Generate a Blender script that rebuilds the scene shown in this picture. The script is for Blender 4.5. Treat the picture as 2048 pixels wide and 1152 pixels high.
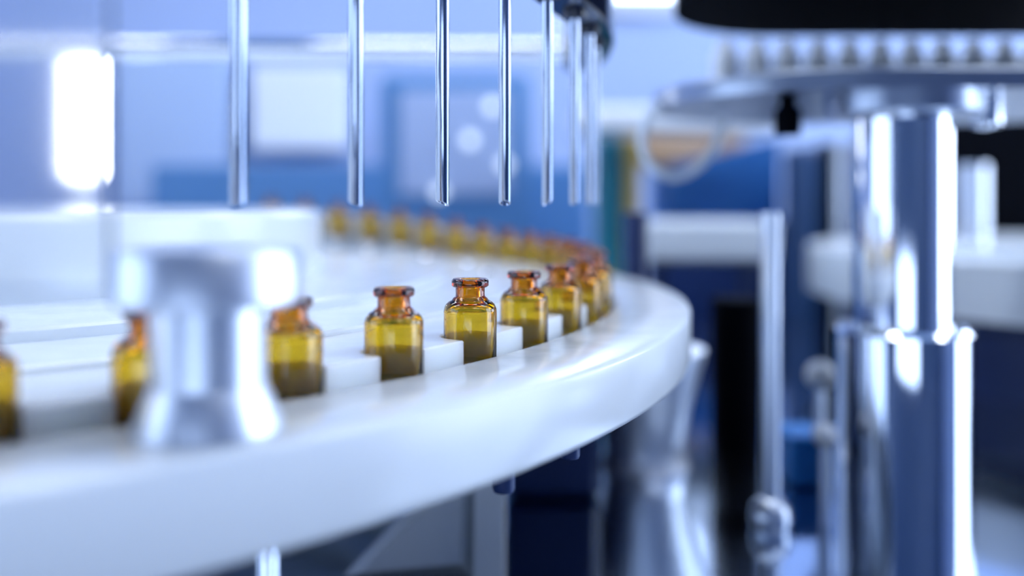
import bpy, math, random
from math import sin, cos, pi, sqrt, atan2
from mathutils import Vector

for o in list(bpy.data.objects):
    bpy.data.objects.remove(o)
random.seed(7)
SC = bpy.context.scene
COL = SC.collection

# ------------------------------------------------------------------ camera
F = 1762.0            # focal length in pixels of the 2048 px wide frame
HOR = 405.0           # image row of the horizon
CZ = 1100.0           # camera height over the floor, millimetres
S = 0.001             # everything below is written in millimetres

cam = bpy.data.cameras.new('camera')
cam.sensor_width = 36.0
cam.lens = F / 2048.0 * 36.0
cam.shift_y = -(576.0 - HOR) / 2048.0
cam.clip_start = 0.005
cam.clip_end = 50.0
cam.dof.use_dof = True
cam.dof.focus_distance = 0.306
cam.dof.aperture_fstop = 2.75
cam_o = bpy.data.objects.new('camera', cam)
cam_o.location = (0, 0, CZ * S)
cam_o.rotation_euler = (pi / 2, 0, 0)
COL.objects.link(cam_o)
SC.camera = cam_o

# ------------------------------------------------------------------ world, exposure
w = bpy.data.worlds.new('world'); SC.world = w; w.use_nodes = True
w.node_tree.nodes['Background'].inputs[0].default_value = (0.25, 0.45, 0.9, 1)
w.node_tree.nodes['Background'].inputs[1].default_value = 0.3
SC.view_settings.view_transform = 'Standard'
SC.view_settings.look = 'None'
SC.view_settings.exposure = -0.22
SC.view_settings.gamma = 1.0
SC.view_settings.use_curve_mapping = False
SC.cycles.use_denoising = True
SC.cycles.adaptive_threshold = 0.03
SC.cycles.max_bounces = 12
SC.cycles.transmission_bounces = 10
SC.cycles.glossy_bounces = 4
SC.cycles.diffuse_bounces = 6
SC.cycles.sample_clamp_indirect = 6.0
SC.cycles.caustics_reflective = False

LAMP_CEIL = 10.5       # emission of the ceiling lights
LAMP_WIN = 8.0        # daylight in the windows

# ------------------------------------------------------------------ materials
MATS = {}
def mat(name, color, rough=0.4, metal=0.0, ior=1.46, noise=None, bump=0.0, emit=None, estr=0.0,
        coat=0.0, brushed=None, spec=0.5):
    m = bpy.data.materials.new(name); m.use_nodes = True
    nt = m.node_tree; b = nt.nodes['Principled BSDF']
    b.inputs['Base Color'].default_value = (*color, 1)
    b.inputs['Roughness'].default_value = rough
    b.inputs['Metallic'].default_value = metal
    b.inputs['IOR'].default_value = ior
    b.inputs['Specular IOR Level'].default_value = spec
    b.inputs['Coat Weight'].default_value = coat
    if emit:
        b.inputs['Emission Color'].default_value = (*emit, 1)
        b.inputs['Emission Strength'].default_value = estr
    tc = nt.nodes.new('ShaderNodeTexCoord')
    if noise:
        sc, amt = noise
        n = nt.nodes.new('ShaderNodeTexNoise'); n.inputs['Scale'].default_value = sc
        n.inputs['Detail'].default_value = 4
        nt.links.new(tc.outputs['Object'], n.inputs['Vector'])
        mr = nt.nodes.new('ShaderNodeMapRange')
        mr.inputs['From Min'].default_value = 0.3; mr.inputs['From Max'].default_value = 0.7
        mr.inputs['To Min'].default_value = max(0.0, rough - amt); mr.inputs['To Max'].default_value = rough + amt
        nt.links.new(n.outputs['Fac'], mr.inputs['Value'])
        nt.links.new(mr.outputs['Result'], b.inputs['Roughness'])
        if bump:
            bp = nt.nodes.new('ShaderNodeBump'); bp.inputs['Strength'].default_value = bump
            bp.inputs['Distance'].default_value = 0.0003
            nt.links.new(n.outputs['Fac'], bp.inputs['Height'])
            nt.links.new(bp.outputs['Normal'], b.inputs['Normal'])
    if brushed:
        mp = nt.nodes.new('ShaderNodeMapping'); mp.inputs['Scale'].default_value = brushed
        n = nt.nodes.new('ShaderNodeTexNoise'); n.inputs['Scale'].default_value = 1.0
        n.inputs['Detail'].default_value = 3
        nt.links.new(tc.outputs['Object'], mp.inputs['Vector'])
        nt.links.new(mp.outputs['Vector'], n.inputs['Vector'])
        mr = nt.nodes.new('ShaderNodeMapRange')
        mr.inputs['To Min'].default_value = rough * 0.5; mr.inputs['To Max'].default_value = rough * 1.6
        nt.links.new(n.outputs['Fac'], mr.inputs['Value'])
        nt.links.new(mr.outputs['Result'], b.inputs['Roughness'])
        bp = nt.nodes.new('ShaderNodeBump'); bp.inputs['Strength'].default_value = 0.12
        bp.inputs['Distance'].default_value = 0.0002
        nt.links.new(n.outputs['Fac'], bp.inputs['Height'])
        nt.links.new(bp.outputs['Normal'], b.inputs['Normal'])
    MATS[name] = m
    return m

mat('white_plastic', (0.84, 0.895, 0.93), 0.2, noise=(60, 0.05), bump=0.05)
wp = mat('wheel_plastic', (0.85, 0.90, 0.92), 0.2, noise=(60, 0.05))
wb = wp.node_tree.nodes['Principled BSDF']
wb.inputs['Subsurface Weight'].default_value = 0.7
wb.inputs['Subsurface Radius'].default_value = (1.0, 1.0, 0.9)
wb.inputs['Subsurface Scale'].default_value = 0.006
mat('white_matt', (0.86, 0.89, 0.92), 0.45)
mat('chrome', (0.82, 0.85, 0.9), 0.06, 1.0)
mat('steel', (0.66, 0.70, 0.76), 0.22, 1.0, brushed=(40, 40, 2000))
mat('dull_steel', (0.36, 0.41, 0.50), 0.3, 1.0)
mat('steel_soft', (0.62, 0.67, 0.75), 0.32, 1.0)
mat('deck_steel', (0.48, 0.56, 0.68), 0.1, 1.0, noise=(9, 0.05))
mat('black', (0.0015, 0.002, 0.004), 0.7, spec=0.03)
mat('black_gloss', (0.008, 0.012, 0.03), 0.12)
mat('navy', (0.01, 0.03, 0.12), 0.4)
mat('wall_blue', (0.42, 0.535, 0.79), 0.6, noise=(3, 0.1))
mat('wall_pale', (0.48, 0.62, 0.85), 0.5, noise=(3, 0.1))
mat('wall_mid', (0.09, 0.25, 0.52), 0.5, noise=(3, 0.1))
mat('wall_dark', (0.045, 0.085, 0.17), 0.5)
mat('panel_white', (0.90, 0.94, 0.98), 0.35)
mat('ceiling_paint', (0.30, 0.42, 0.62), 0.7)
mat('floor_vinyl', (0.03, 0.07, 0.16), 0.35, noise=(5, 0.1))
mat('blue_paint', (0.03, 0.16, 0.46), 0.4)
mat('bright_blue', (0.02, 0.25, 0.75), 0.35)
mat('teal_paint', (0.02, 0.20, 0.26), 0.4)
mat('tan_paint', (0.62, 0.42, 0.26), 0.5)
mat('yellow_paint', (0.55, 0.38, 0.05), 0.5)
mat('lamp_white', (0.9, 0.9, 0.9), 0.5, emit=(0.90, 0.95, 1.0), estr=LAMP_CEIL)
mat('daylight', (0.9, 0.9, 0.9), 0.4, emit=(0.68, 0.80, 1.0), estr=LAMP_WIN)
mat('daylight_soft', (0.9, 0.9, 0.9), 0.4, emit=(0.56, 0.72, 1.0), estr=LAMP_WIN * 0.42)
mat('tube_glow', (0.9, 0.9, 0.9), 0.4, emit=(0.93, 0.97, 1.0), estr=14.0)
mat('frame_white', (0.75, 0.80, 0.88), 0.4)

def glass_mat(name, color, density, rough=0.0, ior=1.5, tint=(1, 1, 1)):
    m = bpy.data.materials.new(name); m.use_nodes = True
    nt = m.node_tree; b = nt.nodes['Principled BSDF']
    b.inputs['Base Color'].default_value = (*tint, 1)
    b.inputs['Roughness'].default_value = rough
    b.inputs['IOR'].default_value = ior
    b.inputs['Transmission Weight'].default_value = 1.0
    if density:
        v = nt.nodes.new('ShaderNodeVolumeAbsorption')
        v.inputs['Color'].default_value = (*color, 1); v.inputs['Density'].default_value = density
        nt.links.new(v.outputs[0], nt.nodes['Material Output'].inputs['Volume'])
    MATS[name] = m
glass_mat('amber_glass', (0.946, 0.832, 0.04), 2300)
glass_mat('acrylic', (0.97, 0.98, 1.0), 3.0, rough=0.08, ior=1.49)

# ------------------------------------------------------------------ mesh helpers (millimetres)
class MB:
    def __init__(self): self.v = []; self.f = []
    def add(self, vs, fs):
        n = len(self.v); self.v += [tuple(p) for p in vs]; self.f += [tuple(i + n for i in f) for f in fs]
        return self
    def box(self, x0, x1, y0, y1, z0, z1, b=0.0):
        if b <= 0:
            vs = [(x, y, z) for z in (z0, z1) for y in (y0, y1) for x in (x0, x1)]
            return self.add(vs, [(0, 2, 3, 1), (4, 5, 7, 6), (0, 1, 5, 4), (2, 6, 7, 3), (0, 4, 6, 2), (1, 3, 7, 5)])
        # chamfered box: 24 vertices
        cx, cy, cz = (x0 + x1) / 2, (y0 + y1) / 2, (z0 + z1) / 2
        hx, hy, hz = (x1 - x0) / 2, (y1 - y0) / 2, (z1 - z0) / 2
        b = min(b, hx * .9, hy * .9, hz * .9)
        vs = []; idx = {}
        for sx in (-1, 1):
            for sy in (-1, 1):
                for sz in (-1, 1):
                    for k in range(3):
                        d = [hx - b, hy - b, hz - b]; d[k] += b
                        idx[(sx, sy, sz, k)] = len(vs)
                        vs.append((cx + sx * d[0], cy + sy * d[1], cz + sz * d[2]))
        fs = []
        sg = [(-1, -1), (1, -1), (1, 1), (-1, 1)]
        for s in (-1, 1):
            fs.append([idx[(s, a, c, 0)] for a, c in sg][::s])
            fs.append([idx[(a, s, c, 1)] for a, c in sg][::-s])
            fs.append([idx[(a, c, s, 2)] for a, c in sg][::s])
        for a in (-1, 1):
            for c in (-1, 1):
                q = [idx[(-1, a, c, 1)], idx[(1, a, c, 1)], idx[(1, a, c, 2)], idx[(-1, a, c, 2)]]
                fs.append(q if a * c < 0 else q[::-1])
                q = [idx[(a, -1, c, 0)], idx[(a, 1, c, 0)], idx[(a, 1, c, 2)], idx[(a, -1, c, 2)]]
                fs.append(q if a * c > 0 else q[::-1])
                q = [idx[(a, c, -1, 0)], idx[(a, c, 1, 0)], idx[(a, c, 1, 1)], idx[(a, c, -1, 1)]]
                fs.append(q if a * c < 0 else q[::-1])
        for sx in (-1, 1):
            for sy in (-1, 1):
                for sz in (-1, 1):
                    t = [idx[(sx, sy, sz, k)] for k in range(3)]
                    fs.append(t if sx * sy * sz > 0 else t[::-1])
        return self.add(vs, fs)
    def lathe(self, prof, seg=48, c=(0, 0, 0), a0=0.0, a1=None, close=False):
        """prof: list of (r, z); closed profile when close=True. Full turn unless a1 is given."""
        full = a1 is None
        if full: a1 = a0 + 2 * pi
        n = len(prof); ns = seg if full else seg + 1
        vs = []
        for i in range(ns):
            a = a0 + (a1 - a0) * i / seg
            for r, z in prof: vs.append((c[0] + r * cos(a), c[1] + r * sin(a), c[2] + z))
        fs = []
        m = n if close else n - 1
        for i in range(seg):
            j = (i + 1) % ns
            for k in range(m):
                l = (k + 1) % n
                if prof[k][0] < 1e-6 and prof[l][0] < 1e-6: continue
                fs.append((i * n + k, j * n + k, j * n + l, i * n + l))
        if not full and close:
            fs.append(tuple(range(n))[::-1]); fs.append(tuple((ns - 1) * n + k for k in range(n)))
        return self.add(vs, fs)
    def cyl(self, x, y, z0, z1, r, seg=32, b=0.0):
        b = min(b, r * .5, (z1 - z0) * .45)
        if b > 0: p = [(0, z0), (r - b, z0), (r, z0 + b), (r, z1 - b), (r - b, z1), (0, z1)]
        else: p = [(0, z0), (r, z0), (r, z1), (0, z1)]
        return self.lathe(p, seg, (x, y, 0))
    def tube(self, pts, r, seg=16):
        pts = [Vector(p) for p in pts]; vs = []; fs = []
        up = Vector((0, 0, 1))
        for i, p in enumerate(pts):
            d = (pts[min(i + 1, len(pts) - 1)] - pts[max(i - 1, 0)]).normalized()
            u = d.cross(up)
            if u.length < 1e-4: u = d.cross(Vector((1, 0, 0)))
            u.normalize(); v = u.cross(d)
            rr = r[i] if isinstance(r, (list, tuple)) else r
            for k in range(seg):
                a = 2 * pi * k / seg; vs.append(p + u * rr * cos(a) + v * rr * sin(a))
        for i in range(len(pts) - 1):
            for k in range(seg):
                l = (k + 1) % seg
                fs.append((i * seg + k, (i + 1) * seg + k, (i + 1) * seg + l, i * seg + l))
        fs.append(tuple(range(seg))); fs.append(tuple((len(pts) - 1) * seg + k for k in range(seg))[::-1])
        return self.add(vs, fs)
    def prism(self, poly, z0, z1, b=0.0):
        """vertical prism over a convex (or star-shaped) polygon, optional top chamfer"""
        n = len(poly); vs = [(x, y, z0) for x, y in poly]; 
        cx = sum(p[0] for p in poly) / n; cy = sum(p[1] for p in poly) / n
        if b > 0:
            vs += [(x, y, z1 - b) for x, y in poly]
            for x, y in poly:
                d = sqrt((x - cx) ** 2 + (y - cy) ** 2); k = (d - b) / d
                vs.append((cx + (x - cx) * k, cy + (y - cy) * k, z1))
            L = 3
        else:
            vs += [(x, y, z1) for x, y in poly]; L = 2
        fs = [tuple(range(n))[::-1], tuple((L - 1) * n + k for k in range(n))]
        for q in range(L - 1):
            for k in range(n):
                l = (k + 1) % n
                fs.append((q * n + k, q * n + l, (q + 1) * n + l, (q + 1) * n + k))
        return self.add(vs, fs)
    def mesh(self, name, m, smooth=35, origin=(0, 0, 0)):
        me = bpy.data.meshes.new(name)
        me.from_pydata([((x - origin[0]) * S, (y - origin[1]) * S, (z - origin[2]) * S) for x, y, z in self.v], [], self.f)
        me.validate()
        import bmesh
        bm = bmesh.new(); bm.from_mesh(me)
        bmesh.ops.remove_doubles(bm, verts=bm.verts, dist=1e-6)
        bmesh.ops.recalc_face_normals(bm, faces=bm.faces)
        if smooth:
            th = math.radians(smooth)
            for f in bm.faces: f.smooth = True
            for e in bm.edges:
                if len(e.link_faces) == 2 and e.calc_face_angle(0) > th: e.smooth = False
        bm.to_mesh(me); bm.free()
        me.materials.append(MATS[m])
        return me
    def build(self, name, m, parent=None, smooth=35, origin=None):
        """links the shape as ONE object; coordinates are those of the parent thing"""
        og = origin or (0, 0, 0)
        o = bpy.data.objects.new(name, self.mesh(name, m, smooth, og))
        o.location = (og[0] * S, og[1] * S, og[2] * S)
        if parent: o.parent = parent
        COL.objects.link(o)
        return o

def tag(o, label=None, cat=None, group=None, kind=None):
    if label: o['label'] = label
    if cat: o['category'] = cat
    if group: o['group'] = group
    if kind: o['kind'] = kind
    return o
def thing(name, label, cat, loc=(0, 0, 0), group=None):
    o = bpy.data.objects.new(name, None); COL.objects.link(o)
    o.empty_display_size = 0.02
    o.location = (loc[0] * S, loc[1] * S, loc[2] * S)
    return tag(o, label, cat, group)
def copy_tree(o, parent=None):
    c = o.copy(); COL.objects.link(c); c.parent = parent
    for ch in list(o.children): copy_tree(ch, c)
    return c
def px(x, Y): return (x - 1024.0) / F * Y              # lateral place of an image column at depth Y
def pz(y, Y): return CZ - (y - HOR) / F * Y            # height of an image row at depth Y

# ------------------------------------------------------------------ machine measures
WX, WY = -339.8, 518.9           # axis of the star wheel
R = 387.2                        # pitch circle of the vials
N = 63
DA = 2 * pi / N
A0 = -0.7735                     # angle of the vial beside the chrome clamp
Z_VT = CZ - 26.7                 # vial tops
Z_WH = CZ - 46.8                 # top of the pocket plate
Z_GT = CZ - 52.8                 # top of the outer guide
Z_GB = CZ - 77.2                 # its underside
Z_VB = Z_VT - 35.0               # vial bottoms
RI, RO = 398.1, 436.3            # guide radii
DECK = CZ - 190.0
# how far the lifter pins raise each vial on the far side
LIFT = {9: 1, 10: 2, 11: 3, 12: 4, 13: 5.5, 14: 8, 15: 12, 16: 17, 17: 21, 18: 24, 19: 27, 20: 30, 21: 32}

# ================================================================== THE ROOM
X0, X1, Y0, Y1, H = -2300, 2300, -1700, 2700, 2600
def struct(name, mb, m, parent=None):
    o = mb.build(name, m, parent, smooth=30)
    if parent is None: o['kind'] = 'structure'
    return o
struct('floor', MB().box(X0, X1, Y0, Y1, -40, 0), 'floor_vinyl')
struct('ceiling', MB().box(X0, X1, Y0, Y1, H, H + 40), 'ceiling_paint')
struct('wall_back', MB().box(X0, X1, Y1, Y1 + 60, 0, H), 'wall_blue')
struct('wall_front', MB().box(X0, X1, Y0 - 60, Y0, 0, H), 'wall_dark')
struct('wall_left', MB().box(X0 - 60, X0, Y0, Y1, 0, H), 'wall_blue')
struct('wall_right', MB().box(X1, X1 + 60, Y0, Y1, 0, H), 'wall_blue')

def window_side(n, x, y0, y1, z0, z1, s, m='daylight'):
    """window on a side wall at x; s = direction into the room"""
    o = MB()
    t = 50
    for a, b, c, d in ((y0, y1, z0, z0 + t), (y0, y1, z1 - t, z1), (y0, y0 + t, z0, z1), (y1 - t, y1, z0, z1)):
        o.box(min(x, x + s * 35), max(x, x + s * 35), a, b, c, d)
    fr = struct('window_%d' % n, o, 'frame_white')
    MB().box(min(x + s * 8, x + s * 14), max(x + s * 8, x + s * 14), y0 + 20, y1 - 20, z0 + 20, z1 - 20).build('pane', m, fr)
window_side(1, X1, -100, 1000, 700, 2300, -1)
window_side(2, X1, 1150, 2350, 700, 2300, -1)
window_side(3, X0, -1500, 600, 800, 2300, 1, 'daylight_soft')
def window_end(n, y, x0, x1, z0, z1, s, m='daylight'):
    o = MB(); t = 50
    for a, b, c, d in ((x0, x1, z0, z0 + t), (x0, x1, z1 - t, z1), (x0, x0 + t, z0, z1), (x1 - t, x1, z0, z1)):
        o.box(a, b, min(y, y + s * 35), max(y, y + s * 35), c, d)
    fr = struct('window_%d' % n, o, 'frame_white')
    MB().box(x0 + 20, x1 - 20, min(y + s * 8, y + s * 14), max(y + s * 8, y + s * 14), z0 + 20, z1 - 20).build('pane', m, fr)
window_end(4, Y1, px(1185, Y1), px(1420, Y1), pz(30, Y1), 2500, -1)
window_end(5, Y0, -1100, 350, 80, 985, 1, 'daylight_soft')  # added low glowing pane behind the camera, brightens bracket and guide face

def ceiling_light(x, y, lx, ly, label):
    t = thing('ceiling_light', label, 'ceiling light', (x, y, H), 'ceiling lights')
    f = MB()
    for a, b, c, d in ((-lx, lx, -ly, -ly + 20), (-lx, lx, ly - 20, ly), (-lx, -lx + 20, -ly, ly), (lx - 20, lx, -ly, ly)):
        f.box(a, b, c, d, -30, 0)
    f.build('frame', 'frame_white', t)
    MB().box(-lx + 15, lx - 15, -ly + 15, ly - 15, -22, -12).build('diffuser', 'lamp_white', t)
for x, y, wh in ((-1200, 500, 'left of the wheel'), (0, 500, 'straight over the wheel'), (1200, 500, 'right of the turret'), (-1200, 1700, 'at the back left'),
                 (0, 1700, 'in the middle at the back'), (1200, 1700, 'at the back right'), (900, -800, 'behind the camera')):
    ceiling_light(x, y, 450, 160, 'flat white ceiling light panel ' + wh)

# ================================================================== THE STAR WHEEL
def build_wheel():
    t = thing('star_wheel', 'white plastic star wheel with pockets carrying the amber vials', 'star wheel', (WX, WY, Z_WH))
    rw = R + 4.2; rp = 9.5; rin = R - 60
    # outline with one U pocket per vial, angle by angle
    out = []
    for i in range(N):
        a = A0 + i * DA
        e, g = (cos(a), sin(a)), (-sin(a), cos(a))
        half = math.asin(rp / rw)
        loc = [(sqrt(rw * rw - rp * rp) - R, -rp)]
        for k in range(9):
            th = -pi / 2 - pi * k / 8
            loc.append((rp * cos(th) - 1.2, rp * sin(th)))
        loc.append((sqrt(rw * rw - rp * rp) - R, rp))
        for u, v in loc:
            out.append(((R + u) * e[0] + v * g[0], (R + u) * e[1] + v * g[1]))
        for k in (1, 2, 3):
            b = a + half + (DA - 2 * half) * k / 4
            out.append((rw * cos(b), rw * sin(b)))
    n = len(out)
    def inset(p, d):   # small chamfer towards the plate's own material: move along the radius
        r = sqrt(p[0] ** 2 + p[1] ** 2); k = (r - d) / r
        return (p[0] * k, p[1] * k)
    inn = []
    for p in out:
        a = atan2(p[1], p[0]); inn.append((rin * cos(a), rin * sin(a)))
    c = 0.5; th = 11.0
    rings = [[(p[0], p[1], -th) for p in inn], [(p[0], p[1], -th) for p in out], [(p[0], p[1], -c) for p in out],
             [(*inset(p, c), 0.0) for p in out], [(p[0], p[1], 0.0) for p in inn]]
    vs = [q for r_ in rings for q in r_]; fs = []
    for q in range(5):
        for k in range(n):
            l = (k + 1) % n; q2 = (q + 1) % 5
            fs.append((q * n + k, q * n + l, q2 * n + l, q2 * n + k))
    MB().add(vs, fs).build('pocket_plate', 'wheel_plastic', t, 30)
    MB().lathe([(200, -11), (R - 40, -11), (R - 40, 1.2), (R - 41, 2.0), (200, 2.0)], 160, close=True).build('inner_disc', 'white_plastic', t, 30)
    MB().lathe([(0, 2.0), (300, 2.0), (300, 5.5), (299, 6.5), (0, 6.5)], 128).build('cover_disc', 'white_plastic', t, 30)
    MB().lathe([(0, 6.5), (222, 6.5), (222, 39), (219, 42.5), (0, 42.5)], 96).build('hub_cover', 'white_plastic', t, 30)
    MB().lathe([(0, -(Z_WH - DECK)), (60, -(Z_WH - DECK)), (60, -11), (0, -11)], 48).build('drive_shaft', 'steel', t)
    for k in range(24):
        a = A0 + DA * 0.5 + k * 2 * pi / 24
        MB().lathe([(0, 2.0), (4.5, 2.0), (4.5, 4.2), (3.8, 5.0), (2.2, 5.0), (2.0, 3.5), (0, 3.5)], 16,
                   ((R - 62) * cos(a), (R - 62) * sin(a), 0)).build('bolt', 'chrome', t)
    for i in range(9, 22):                                   # lifter pins raise the far vials
        a = A0 + i * DA
        MB().cyl(R * cos(a), R * sin(a), Z_VB - Z_WH, Z_VB - Z_WH + LIFT[i], 8.2, 24, .4).build('lifter_pin', 'white_plastic', t)
    return t


# outer guide: ring with flat top, rounded lower outer edge
def build_guide():
    t = thing('outer_guide', 'thick white plastic guide ring curving around the vials', 'guide rail', (WX, WY, Z_GT))
    h = Z_GT - Z_GB
    prof = [(RI, -h), (RO - 2.5, -h), (RO - .7, -h + .7), (RO, -h + 2.5), (RO, -1.6), (RO - .5, -.5), (RO - 1.6, 0), (RI + .6, 0), (RI, -.6)]
    MB().lathe(prof, 256, close=True).build('guide_ring', 'white_plastic', t, 50)
    MB().lathe([(R - 58, Z_VB - 4 - Z_GT), (RI, Z_VB - 4 - Z_GT), (RI, Z_VB - Z_GT), (R - 58, Z_VB - Z_GT)], 200, close=True).build('slide_track', 'wheel_plastic', t, 30)
    # taller backing rail behind the lifted far vials
    seg = 60; i0, i1 = 10.0, 24.0; vs = []; fs = []
    for k in range(seg + 1):
        q = i0 + (i1 - i0) * k / seg; a = A0 + q * DA
        lo = int(q); L0 = LIFT.get(min(lo, 21), 0); L1 = LIFT.get(min(lo + 1, 21), 0)
        top = Z_VT + L0 + (L1 - L0) * (q - lo) - 13.0 - Z_GT
        for rr, z in ((R + 12.5, 0), (R + 20, 0), (R + 20, top - 1), (R + 19, top), (R + 13.5, top), (R + 12.5, top - 1)):
            vs.append((rr * cos(a), rr * sin(a), z))
    for k in range(seg):
        for m_ in range(6): fs.append((k * 6 + m_, (k + 1) * 6 + m_, (k + 1) * 6 + (m_ + 1) % 6, k * 6 + (m_ + 1) % 6))
    fs += [tuple(range(6)), tuple(seg * 6 + m_ for m_ in range(6))[::-1]]
    MB().add(vs, fs).build('backing_rail', 'white_plastic', t, 40)
    for a in (-0.62, -0.515, -0.9):
        MB().lathe([(0, -h - 14), (3.2, -h - 14), (3.6, -h - 13), (3.6, -h), (0, -h)], 20, ((RO - 22) * cos(a), (RO - 22) * sin(a), 0)).build('stud', 'navy', t)
    return t
build_guide()

# ================================================================== VIALS
def vial_meshes():
    H_ = 35.0
    # z measured up from the vial's bottom
    lip_t, neck_t = H_, H_ - 2.8
    sh = neck_t - 3.4                 # where the neck meets the shoulder
    ro, rn, rl = 9.3, 5.1, 6.5
    wall = 0.9
    outer = [(0, 0.5), (5.5, 0.5), (7.0, 0.0), (8.5, 0.3), (9.1, 1.0), (ro, 2.0), (ro, sh - 5.2)]
    for k in range(1, 7):
        a = k / 6 * math.radians(72)
        outer.append((ro - 4.2 * (1 - cos(a)), sh - 5.2 + 4.2 * sin(a)))
    rs, zs = outer[-1]
    outer += [(rn + .9, sh - .5), (rn + .25, sh - .1), (rn, sh + .5), (rn, neck_t - .1)]
    inner = [(3.1, neck_t - .1), (3.1, sh + .1), (3.8, sh - 1.5)]
    for k in range(6, -1, -1):
        a = k / 6 * math.radians(72)
        inner.append((ro - wall - 3.5 * (1 - cos(a)), sh - 5.6 + 3.2 * sin(a)))
    inner += [(ro - wall, 3.2), (ro - wall - .8, 2.2), (6.5, 1.7), (0, 1.9)]
    body = MB().lathe(outer + inner, 56).mesh('glass_body', 'amber_glass', 60)
    lip = [(3.1, neck_t - .1), (rn, neck_t - .1), (rl - .5, neck_t), (rl, neck_t + .5), (rl, lip_t - .6), (rl - .5, lip_t), (3.8, lip_t), (3.1, lip_t - .6)]
    lipm = MB().lathe(lip, 56, close=True).mesh('lip', 'amber_glass', 60)
    return body, lipm
VB, VL = vial_meshes()
def vial(x, y, z, label, group):
    t = thing('amber_vial', label, 'vial', (x, y, z), group)
    for nm, me in (('glass_body', VB), ('lip', VL)):
        o = bpy.data.objects.new(nm, me); o.parent = t; COL.objects.link(o)
    t.rotation_euler[2] = random.uniform(0, 6.28)
    return t
near = {-2: 'amber glass vial, faint brown blur at the far left edge behind the clear shield',
        -1: 'blurred amber glass vial just left of the chrome clamp on the guide',
        0: 'amber glass vial right beside the chrome clamp, its left edge hidden',
        1: 'amber glass vial, second to the right of the chrome clamp, fully visible',
        2: 'sharpest amber glass vial, third to the right of the chrome clamp',
        3: 'amber glass vial, fourth right of the chrome clamp, slightly overlapping the next',
        4: 'amber glass vial, fifth right of the chrome clamp, softly blurred neck',
        5: 'amber glass vial, sixth right of the chrome clamp, mostly behind the fifth',
        6: 'amber glass vial, seventh right of the chrome clamp, at the bend of the row',
        7: 'amber glass vial, eighth right of the chrome clamp, just past the bend'}
words = ['', 'first', 'second', 'third', 'fourth', 'fifth', 'sixth', 'seventh', 'eighth', 'ninth', 'tenth', 'eleventh', 'twelfth', 'thirteenth', 'fourteenth']
LAST = 21
build_wheel()
for i in range(-2, LAST + 1):
    a = A0 + i * DA
    lab = near.get(i) or 'blurred amber vial on the far side of the wheel, %s counted from the left' % words[LAST + 1 - i]
    vial(WX + R * cos(a), WY + R * sin(a), Z_VB + LIFT.get(i, 0), lab, 'amber vials in the star wheel')

# ================================================================== FILLING NEEDLES AND THEIR RAIL
A_N = -0.40                         # needles stand between the vials
def needle_meshes():
    L = 130.0
    r, ri = 2.3, 1.6
    # tube with a slanted tip: the lower rim is cut obliquely
    seg = 28; vs = []; fs = []
    for k in range(seg):
        a = 2 * pi * k / seg
        cut = 0.9 + 0.9 * cos(a)
        for rr, z in ((r, L), (r, cut + .35), (r - .25, cut), (ri, cut), (ri, L)):
            vs.append((rr * cos(a), rr * sin(a), z))
    for k in range(seg):
        l = (k + 1) % seg
        for q in range(5):
            q2 = (q + 1) % 5
            fs.append((k * 5 + q, l * 5 + q, l * 5 + q2, k * 5 + q2))
    return MB().add(vs, fs).mesh('tube', 'steel_needle', 40), MB().lathe([(2.2, 84), (4.5, 84), (5.2, 85), (5.2, 90), (2.2, 90)], 24, close=True).mesh('collar', 'black_gloss', 40)
mat('steel_needle', (0.46, 0.52, 0.63), 0.11, 1.0, brushed=(900, 900, 15))
NT, NC = needle_meshes()
nlab = ['steel filling needle farthest left, thickest and blurred, above the clamp',
        'steel filling needle, second from the left, slightly soft',
        'sharpest steel filling needle with slanted tip, above the in-focus vial',
        'steel filling needle just right of the sharpest one',
        'steel filling needle, fifth from the left, left of the close group',
        'steel filling needle, first in the close group below the dark rail',
        'steel filling needle, second in the close group below the dark rail',
        'steel filling needle, rightmost under the end of the dark rail']
Z_NT = CZ - 1.2
for i in range(0, 8):
    a = A0 + (i + A_N) * DA
    t = thing('filling_needle', nlab[i], 'needle', (WX + R * cos(a), WY + R * sin(a), Z_NT), 'filling needles over the vials')
    for nm, me in (('tube', NT), ('collar', NC)):
        o = bpy.data.objects.new(nm, me); o.parent = t; COL.objects.link(o)
    t.rotation_euler[2] = a + 2.2 + i
def build_needle_rail():
    t = thing('needle_rail', 'dark polished curved rail that holds the filling needles', 'rail', (WX, WY, CZ + 86))
    prof = [(R - 9, 0), (R + 9, 0), (R + 10, 1), (R + 10, 25), (R + 9, 26), (R - 9, 26), (R - 10, 25), (R - 10, 1)]
    MB().lathe(prof, 90, a0=-1.35, a1=0.14, close=True).build('curved_bar', 'black_gloss', t, 30)
    return t
build_needle_rail()

# ================================================================== CHROME CLAMP ON THE GUIDE
cx_, cy_ = px(418, 205), 205
mat('satin_steel', (0.72, 0.77, 0.85), 0.42, 1.0)
t = thing('clamp_knob', 'blurred chrome clamp with round head standing on the white guide', 'clamp', (cx_, cy_, Z_GT))
MB().lathe([(0, 29.5), (20.5, 29.5), (21.5, 30.5), (21.5, 41), (20.5, 42.5), (0, 42.5)], 64).build('head', 'satin_steel', t)
MB().lathe([(0, 11), (13.2, 11), (13.2, 29.5), (0, 29.5)], 64).build('stem', 'satin_steel', t)
MB().lathe([(0, 0), (17.0, 0), (17.2, 1.2), (13.2, 11), (0, 11)], 64).build('foot', 'satin_steel', t)
t = thing('support_rod', 'thin chrome rod under the guide at the bottom left', 'rod', (px(535, 225), 225, DECK))
MB().cyl(0, 0, 0, Z_GB - DECK - .2, 2.6, 24).build('rod', 'chrome', t)
MB().cyl(0, 0, 0, 5, 7, 24, 1).build('foot', 'steel', t)

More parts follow.
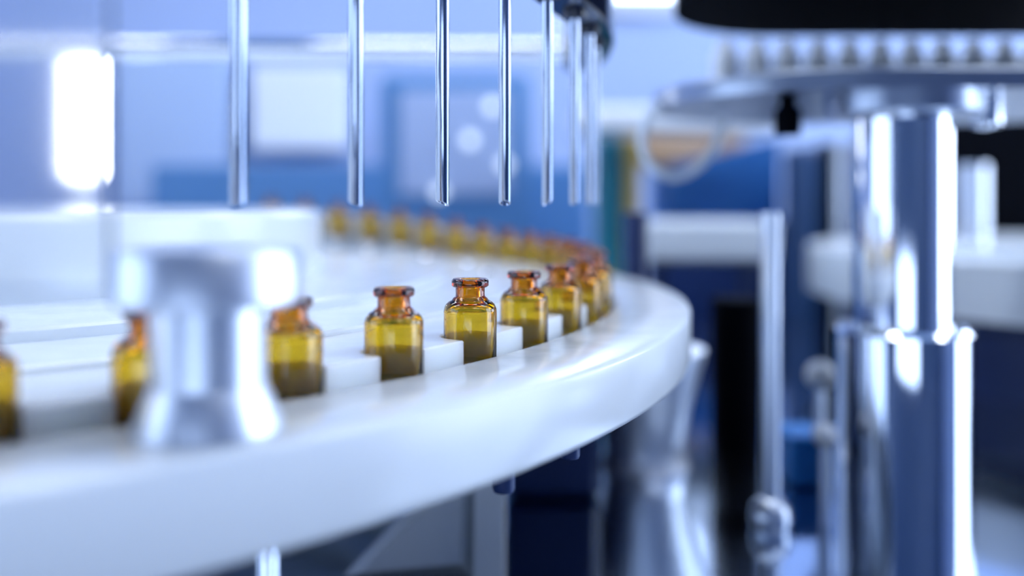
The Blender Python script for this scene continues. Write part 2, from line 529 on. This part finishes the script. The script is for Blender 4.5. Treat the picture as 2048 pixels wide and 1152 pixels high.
# ================================================================== MACHINE DECK
t = thing('machine_deck', 'dark polished steel table plate under the whole machine', 'machine table', (0, 700, DECK))
MB().box(-1300, 1300, -650, 700, -12, 0, 3).build('deck_plate', 'deck_steel', t)
MB().box(-1250, 1250, -600, 650, -(DECK), -12).build('base_cabinet', 'wall_mid', t)

# white gusset bracket and dark drive motor below the wheel
mat('bright_satin', (0.94, 0.96, 0.99), 0.42, 1.0)
mat('pale_enamel', (0.88, 0.92, 0.97), 0.25)
Y = 430
zt = Z_VB - 4
t = thing('gusset_bracket', 'pale slanted bracket plate standing below the guide in the lower middle', 'bracket', (px(1000, Y), Y, DECK))
def slab(poly, y0, y1, m, name, ch=4.0):
    n = len(poly); cx = sum(p[0] for p in poly) / n; cz = sum(p[1] for p in poly) / n
    vs = []
    for yy, k in ((y0, ch), (y0 + ch, 0), (y1, 0)):
        for x, z in poly:
            d = sqrt((x - cx) ** 2 + (z - cz) ** 2); q = (d - k) / d
            vs.append((cx + (x - cx) * q, yy, cz + (z - cz) * q))
    fs = [tuple(range(n)), tuple(2 * n + k for k in range(n))[::-1]]
    for a in range(2):
        for k in range(n): l = (k + 1) % n; fs.append((a * n + k, a * n + l, (a + 1) * n + l, (a + 1) * n + k))
    MB().add(vs, fs).build(name, m, t, 30)
gx = lambda x: px(x, Y) - px(1000, Y)
gz = lambda y: pz(y, Y) - DECK
slab([(gx(945), 0), (gx(1010), 0), (gx(1006), zt - DECK), (gx(950), zt - DECK)], 0, 26, 'pale_enamel', 'upright')
slab([(gx(675), 0), (gx(946), 0), (gx(950), gz(900)), (gx(930), gz(915))], 3, 22, 'pale_enamel', 'slanted_web', 14)
t = thing('waisted_pedestal', 'pale waisted pedestal on the deck under the right bend of the guide', 'pedestal', (px(1288, 640), 640, DECK))
MB().lathe([(0, 0), (33, 0), (32, 3), (29, 8), (29, 20), (33, 42), (40, 70), (44, 84), (0, 84)], 64).build('flared_body', 'bright_satin', t, 60)
MB().cyl(0, 0, 84, 90, 14, 32, 1).build('cap', 'steel', t)
t = thing('drive_motor', 'black motor block under the wheel beside the pale bracket', 'motor', (px(1100, 610), 610, DECK))
MB().box(-31, 31, -50, 60, 0, 95, 6).build('housing', 'navy', t)
MB().cyl(0, 0, 95, 104, 20, 32, 1).build('flange', 'navy', t)

# ================================================================== CAPPING TURRET ON THE RIGHT
TX, TY = px(1804, 545), 545.0
t = thing('capping_turret', 'chrome column turret with black housing on the right side', 'turret', (TX, TY, DECK))
zr = lambda z: CZ + z - DECK
MB().lathe([(0, 0), (40, 0), (40, zr(-79)), (37, zr(-76)), (0, zr(-76))], 64).build('sleeve', 'chrome', t)
MB().lathe([(0, zr(-76)), (28.5, zr(-76)), (28.5, zr(52)), (0, zr(52))], 64).build('shaft', 'chrome', t)
MB().lathe([(0, zr(52)), (44, zr(52)), (46, zr(54)), (46, zr(66)), (0, zr(66))], 64).build('collar', 'dull_steel', t)
def stadium(x0, x1, y0, y1, n=14):
    r = (y1 - y0) / 2; c = (y0 + y1) / 2; p = []
    for k in range(n + 1):
        a = -pi / 2 + pi * k / n; p.append((x1 - r + r * cos(a), c + r * sin(a)))
    for k in range(n + 1):
        a = pi / 2 + pi * k / n; p.append((x0 + r + r * cos(a), c + r * sin(a)))
    return p
MB().prism([(x - TX, y - TY) for x, y in stadium(px(1320, 600), 470, 505, 740)], zr(66), zr(78), 1.5).build('steel_plate', 'dull_steel', t, 30)
MB().prism([(x - TX, y - TY) for x, y in stadium(px(1345, 620), 560, 505, 705)], zr(133), zr(200), 4).build('black_housing', 'black', t, 30)
pm = MB().lathe([(0, 0), (11, 0), (11, 42), (7, 46), (7, 54), (0, 54)], 28).mesh('piston', 'white_matt', 40)
for k in range(11):
    o = bpy.data.objects.new('piston', pm); o.parent = t; COL.objects.link(o)
    X = px(1450 + k * 62, 717); o.location = ((X - TX) * S, (717 - TY) * S, zr(77.5) * S)
MB().lathe([(0, 0), (7, 0), (8, 2), (8, 16), (5, 18), (5, 26), (0, 26)], 24, (px(1575, 540) - TX, 540 - TY, zr(41))).build('hanging_screw', 'black', t)
MB().cyl(px(1972, 540) - TX, 540 - TY, zr(46), zr(67), 9, 32, 2).build('guide_pin', 'chrome', t)

# ================================================================== POSTS
def post(name, x, Y, r, z0, z1, m, label, foot=None):
    t = thing(name, label, 'post', (px(x, Y), Y, z0))
    MB().cyl(0, 0, 0, z1 - z0, r, 40).build('rod', m, t)
    if foot: MB().lathe([(0, 0), (foot, 0), (foot * 1.1, foot * .5), (foot, foot * 1.2), (r, foot * 1.7), (0, foot * 1.7)], 40).build('foot', m, t, 60)
    return t
post('steel_post', 1541, 515, 5.8, DECK, pz(425, 515), 'steel_soft', 'slim steel post with rounded foot left of the chrome column', 11)
post('black_post', 1472, 690, 19, DECK, CZ - 75, 'black', 'black post in the dark gap right of the guide ring')
post('grey_post', 1272, 665, 9, DECK, pz(425, 665), 'navy', 'dark clamp post behind the right end of the guide')

# straight steel rail behind the needles
t = thing('steel_rail', 'blurred horizontal steel rail crossing behind the needles', 'rail', (0, 800, pz(95, 800)))
MB().tube([(x, 20 * sin((x + 500) / 500), 0) for x in range(-900, 61, 40)], 9.5, 24).build('tube', 'chrome', t, 60)
for hx in (-780, 40):
    MB().cyl(hx, 20 * sin((hx + 500) / 500), 5, H - pz(95, 800), 5, 20).build('hanger_rod', 'steel', t)

# ================================================================== SECOND WHEEL AND INFEED
GX, GY, GR = 760, 1010, 400
t = thing('second_guide', 'white curved guide ring of the second wheel behind the column', 'guide rail', (GX, GY, Z_GT))
MB().lathe([(340, -55), (GR, -55), (GR, -2), (GR - 2, 0), (340, 0)], 160, close=True).build('guide_ring', 'white_plastic', t, 40)
MB().lathe([(0, -50), (318, -50), (318, 6), (0, 6)], 96).build('wheel_disc', 'white_plastic', t, 40)
MB().lathe([(0, -50), (200, -50), (120, -60), (0, -60)], 48).build('hub', 'steel', t, 40)
MB().lathe([(0, -(Z_GT - DECK)), (335, -(Z_GT - DECK)), (335, -62), (0, -62)], 96).build('drum', 'navy', t, 40)
for k, a in enumerate((2.98, 2.90, 2.82)):
    vial(GX + 329 * cos(a), GY + 329 * sin(a), Z_GT - 5, 'tiny amber vial on the second wheel, %s of three left of the column' % ['leftmost', 'middle', 'rightmost'][k], 'amber vials on the second wheel')

Y = 980
t = thing('infeed_block', 'white bright infeed block behind the right end of the guide', 'conveyor', (0, Y, pz(525, Y)))
h = (525 - 442) / F * Y
MB().box(px(1295, Y), px(1560, Y), 0, 140, 0, h, 5).build('block', 'white_plastic', t)
for xx in (1335, 1530):
    MB().cyl(px(xx, Y), 70, DECK - pz(525, Y), 0, 9, 24).build('leg', 'navy', t)

# white beam and blue machinery further back
Y = 1500
o = MB().box(px(1150, Y), px(1560, Y), Y, Y + 120, pz(262, Y), pz(212, Y), 8).build('white_beam', 'panel_white')
tag(o, 'bright white horizontal beam behind the turret plate', 'beam')
Y = 1700
t = thing('blue_machine', 'blurred blue machine body behind the infeed block', 'machine', (px(1420, Y), Y, 0))
x0, x1 = px(1340, Y) - px(1420, Y), px(1560, Y) - px(1420, Y)
z0, z1 = pz(330, Y), pz(275, Y)
MB().add([(x0, 0, 0), (x1, 0, 0), (x1, 250, 0), (x0, 250, 0), (x0, 0, z0), (x1, 0, z1), (x1, 250, z1), (x0, 250, z0)],
         [(0, 3, 2, 1), (4, 5, 6, 7), (0, 1, 5, 4), (1, 2, 6, 5), (2, 3, 7, 6), (3, 0, 4, 7)]).build('sloped_body', 'blue_paint', t)
MB().box(x0 - 45, x1 + 60, -60, -2, 0, pz(440, 1640), 6).build('lower_door', 'navy', t)
MB().box(x0 - 90, x1 - 60, 20, 200, z0 + 2, z0 + 60, 5).build('tan_cover', 'tan_paint', t)
Y = 1650
o = MB().box(px(1195, Y), px(1245, Y), Y, Y + 90, 0, pz(272, Y), 6).build('teal_cabinet', 'teal_paint')
tag(o, 'dark teal narrow cabinet right of the needles', 'cabinet')
o = MB().box(px(1252, Y), px(1280, Y), Y, Y + 60, 0, pz(275, Y), 4).build('yellow_pillar', 'yellow_paint')
tag(o, 'blurred yellow pillar beside the teal cabinet', 'pillar')
Y = 1460
t = thing('black_cabinet', 'black cabinet at the right edge behind the column', 'cabinet', (px(2050, Y), Y, 0))
MB().box(px(1890, Y) - px(2050, Y), px(2500, Y) - px(2050, Y), 0, 200, 0, pz(235, Y), 8).build('body', 'black', t)
Y = 1100
post('bottle_post', 1945, 1100, 18, Z_GT + 6, pz(330, Y), 'steel_soft', 'grey blurred post in front of the black cabinet')

# back wall furnishing
Y = 2600
def back(name, x0, x1, y0, y1, m, label, cat, Y=2560, d=120):
    o = MB().box(px(x0, Y), px(x1, Y), Y, Y + d, pz(y1, Y), pz(y0, Y), 8).build(name, m)
    return tag(o, label, cat)
back('wall_cabinet', 230, 455, 105, 420, 'wall_pale', 'pale blue cabinet front between shield and first needle', 'cabinet')
back('wall_cabinet', 500, 690, 130, 300, 'panel_white', 'white cabinet front behind the second needle', 'cabinet')
back('equipment_bench', 300, 1180, 330, 1240, 'wall_mid', 'blue bench front in the background behind the far vials', 'bench', 2300, 200)

# vertical tube lamp far left
Y = 1500
t = thing('tube_lamp', 'bright upright tube lamp at the far left', 'lamp', (px(168, Y), Y, pz(362, Y)))
hh = pz(100, Y) - pz(362, Y)
MB().cyl(0, 0, 6, hh, 30, 32, 4).build('tube', 'tube_glow', t)
MB().cyl(0, 0, -(pz(362, Y) ), 6, 14, 24).build('stand', 'frame_white', t)
MB().cyl(0, 0, hh, hh + 12, 31, 32, 3).build('end_cap', 'frame_white', t)

# clear shield at the left, hanging into the picture
t = thing('acrylic_shield', 'clear hazy acrylic shield at the left edge', 'shield', (px(215, 165), 165, CZ + 0))
MB().box(-160, 0, 0, 3, pz(588, 165) - CZ, 260, .6).build('pane', 'acrylic', t)
MB().box(-165, 5, -6, 9, 250, 275, 2).build('clamp_bar', 'steel', t)

# small things on the deck beside the column
def knob(x, y, Y, r, label):
    z = pz(y, Y)
    t = thing('ball_knob', label, 'knob', (px(x, Y), Y, DECK), 'ball knobs on the deck')
    MB().cyl(0, 0, 0, z - DECK, 3, 20).build('stem', 'steel_soft', t)
    MB().lathe([(0, -r)] + [(r * cos(a), r * sin(a)) for a in [(-80 + 20 * k) * pi / 180 for k in range(9)]] + [(0, r)], 28, (0, 0, z - DECK)).build('ball', 'white_matt', t, 60)
knob(1650, 870, 520, 7.5, 'white ball knob at the left foot of the chrome sleeve')
knob(1640, 750, 600, 10, 'blurred pale ball knob above the other knob, left of the sleeve')
Y = 585
t = thing('blue_tray', 'bright blue box on the deck left of the chrome sleeve', 'box', (px(1622, Y), Y, DECK))
MB().box(-13, 13, 0, 40, 0, 30, 3).build('body', 'bright_blue', t)
MB().box(-14, 14, -1, 41, 30, 34, 1).build('lid', 'bright_blue', t)
# dark uprights behind the second wheel
for x, m, lab in ((1652, 'black', 'black upright left of the chrome column'), (1702, 'navy', 'dark blue upright touching the chrome column')):
    post('back_upright', x, 1440, 11, 0, pz(285, 1440), m, lab)
post('back_upright', 1677, 1440, 9, 0, pz(285, 1440), 'steel_soft', 'grey steel upright between the two dark ones')

# background control panel; glowing discs added to imitate blurred glints
mat('glint_glow', (0.9, 0.9, 0.9), 0.4, emit=(0.75, 0.88, 1.0), estr=1.3)
Y = 1900
t = thing('control_panel', 'blurred blue control panel with added round glints behind the needles', 'control panel', (px(900, Y), Y, 0))
MB().box(px(760, Y) - px(900, Y), px(1060, Y) - px(900, Y), 0, 120, 0, pz(150, Y), 10).build('body', 'wall_mid', t)
MB().box(px(800, Y) - px(900, Y), px(1020, Y) - px(900, Y), -8, 0, pz(390, Y), pz(180, Y), 4).build('face_plate', 'wall_blue', t)
for x, y in ((940, 282), (880, 385), (985, 215), (1010, 330)):
    MB().lathe([(0, 0), (12, 0), (12, 9), (9, 12), (0, 13)], 24).build('glint_disc', 'glint_glow', t)
    o = bpy.context.scene.collection.objects[-1]
    o.rotation_euler = (pi / 2, 0, 0); o.location = ((px(x, Y) - px(900, Y)) * S, -0.008, pz(y, Y) * S)

# pale hose loop hanging from the turret plate
mat('pale_hose', (0.80, 0.87, 0.95), 0.3)
t = thing('hose_loop', 'pale hose hanging in a round loop left of the turret', 'hose', (px(1365, 600), 600, CZ))
pts = [(1322, 196), (1300, 230), (1286, 270), (1292, 305), (1312, 334), (1345, 352), (1380, 348), (1412, 328), (1440, 298), (1458, 262), (1466, 226)]
cur = []
for k in range(len(pts) - 1):
    p0 = pts[max(k - 1, 0)]; p1 = pts[k]; p2 = pts[k + 1]; p3 = pts[min(k + 2, len(pts) - 1)]
    for q in range(5):
        u = q / 5
        cur.append(tuple(0.5 * (2 * p1[i] + (p2[i] - p0[i]) * u + (2 * p0[i] - 5 * p1[i] + 4 * p2[i] - p3[i]) * u * u + (3 * p1[i] - p0[i] - 3 * p2[i] + p3[i]) * u ** 3) for i in (0, 1)))
cur.append(pts[-1])
n_ = len(cur)
MB().tube([(px(x, 600) - px(1365, 600), 30 * k / n_, min(pz(y, 600) - CZ, 65.8)) for k, (x, y) in enumerate(cur)], 3.2, 14).build('tube', 'pale_hose', t, 60)

mat('dark_blue', (0.03, 0.08, 0.2), 0.4)
Y = 1560
t = thing('machine_cabinet', 'dark blue cabinet behind the uprights left of the column', 'cabinet', (px(1650, Y), Y, 0))
MB().box(px(1588, Y) - px(1650, Y), px(1760, Y) - px(1650, Y), 0, 70, 0, pz(292, Y), 8).build('body', 'dark_blue', t)
MB().box(px(1600, Y) - px(1650, Y), px(1748, Y) - px(1650, Y), -6, 0, 300, pz(305, Y), 2).build('door', 'dark_blue', t)
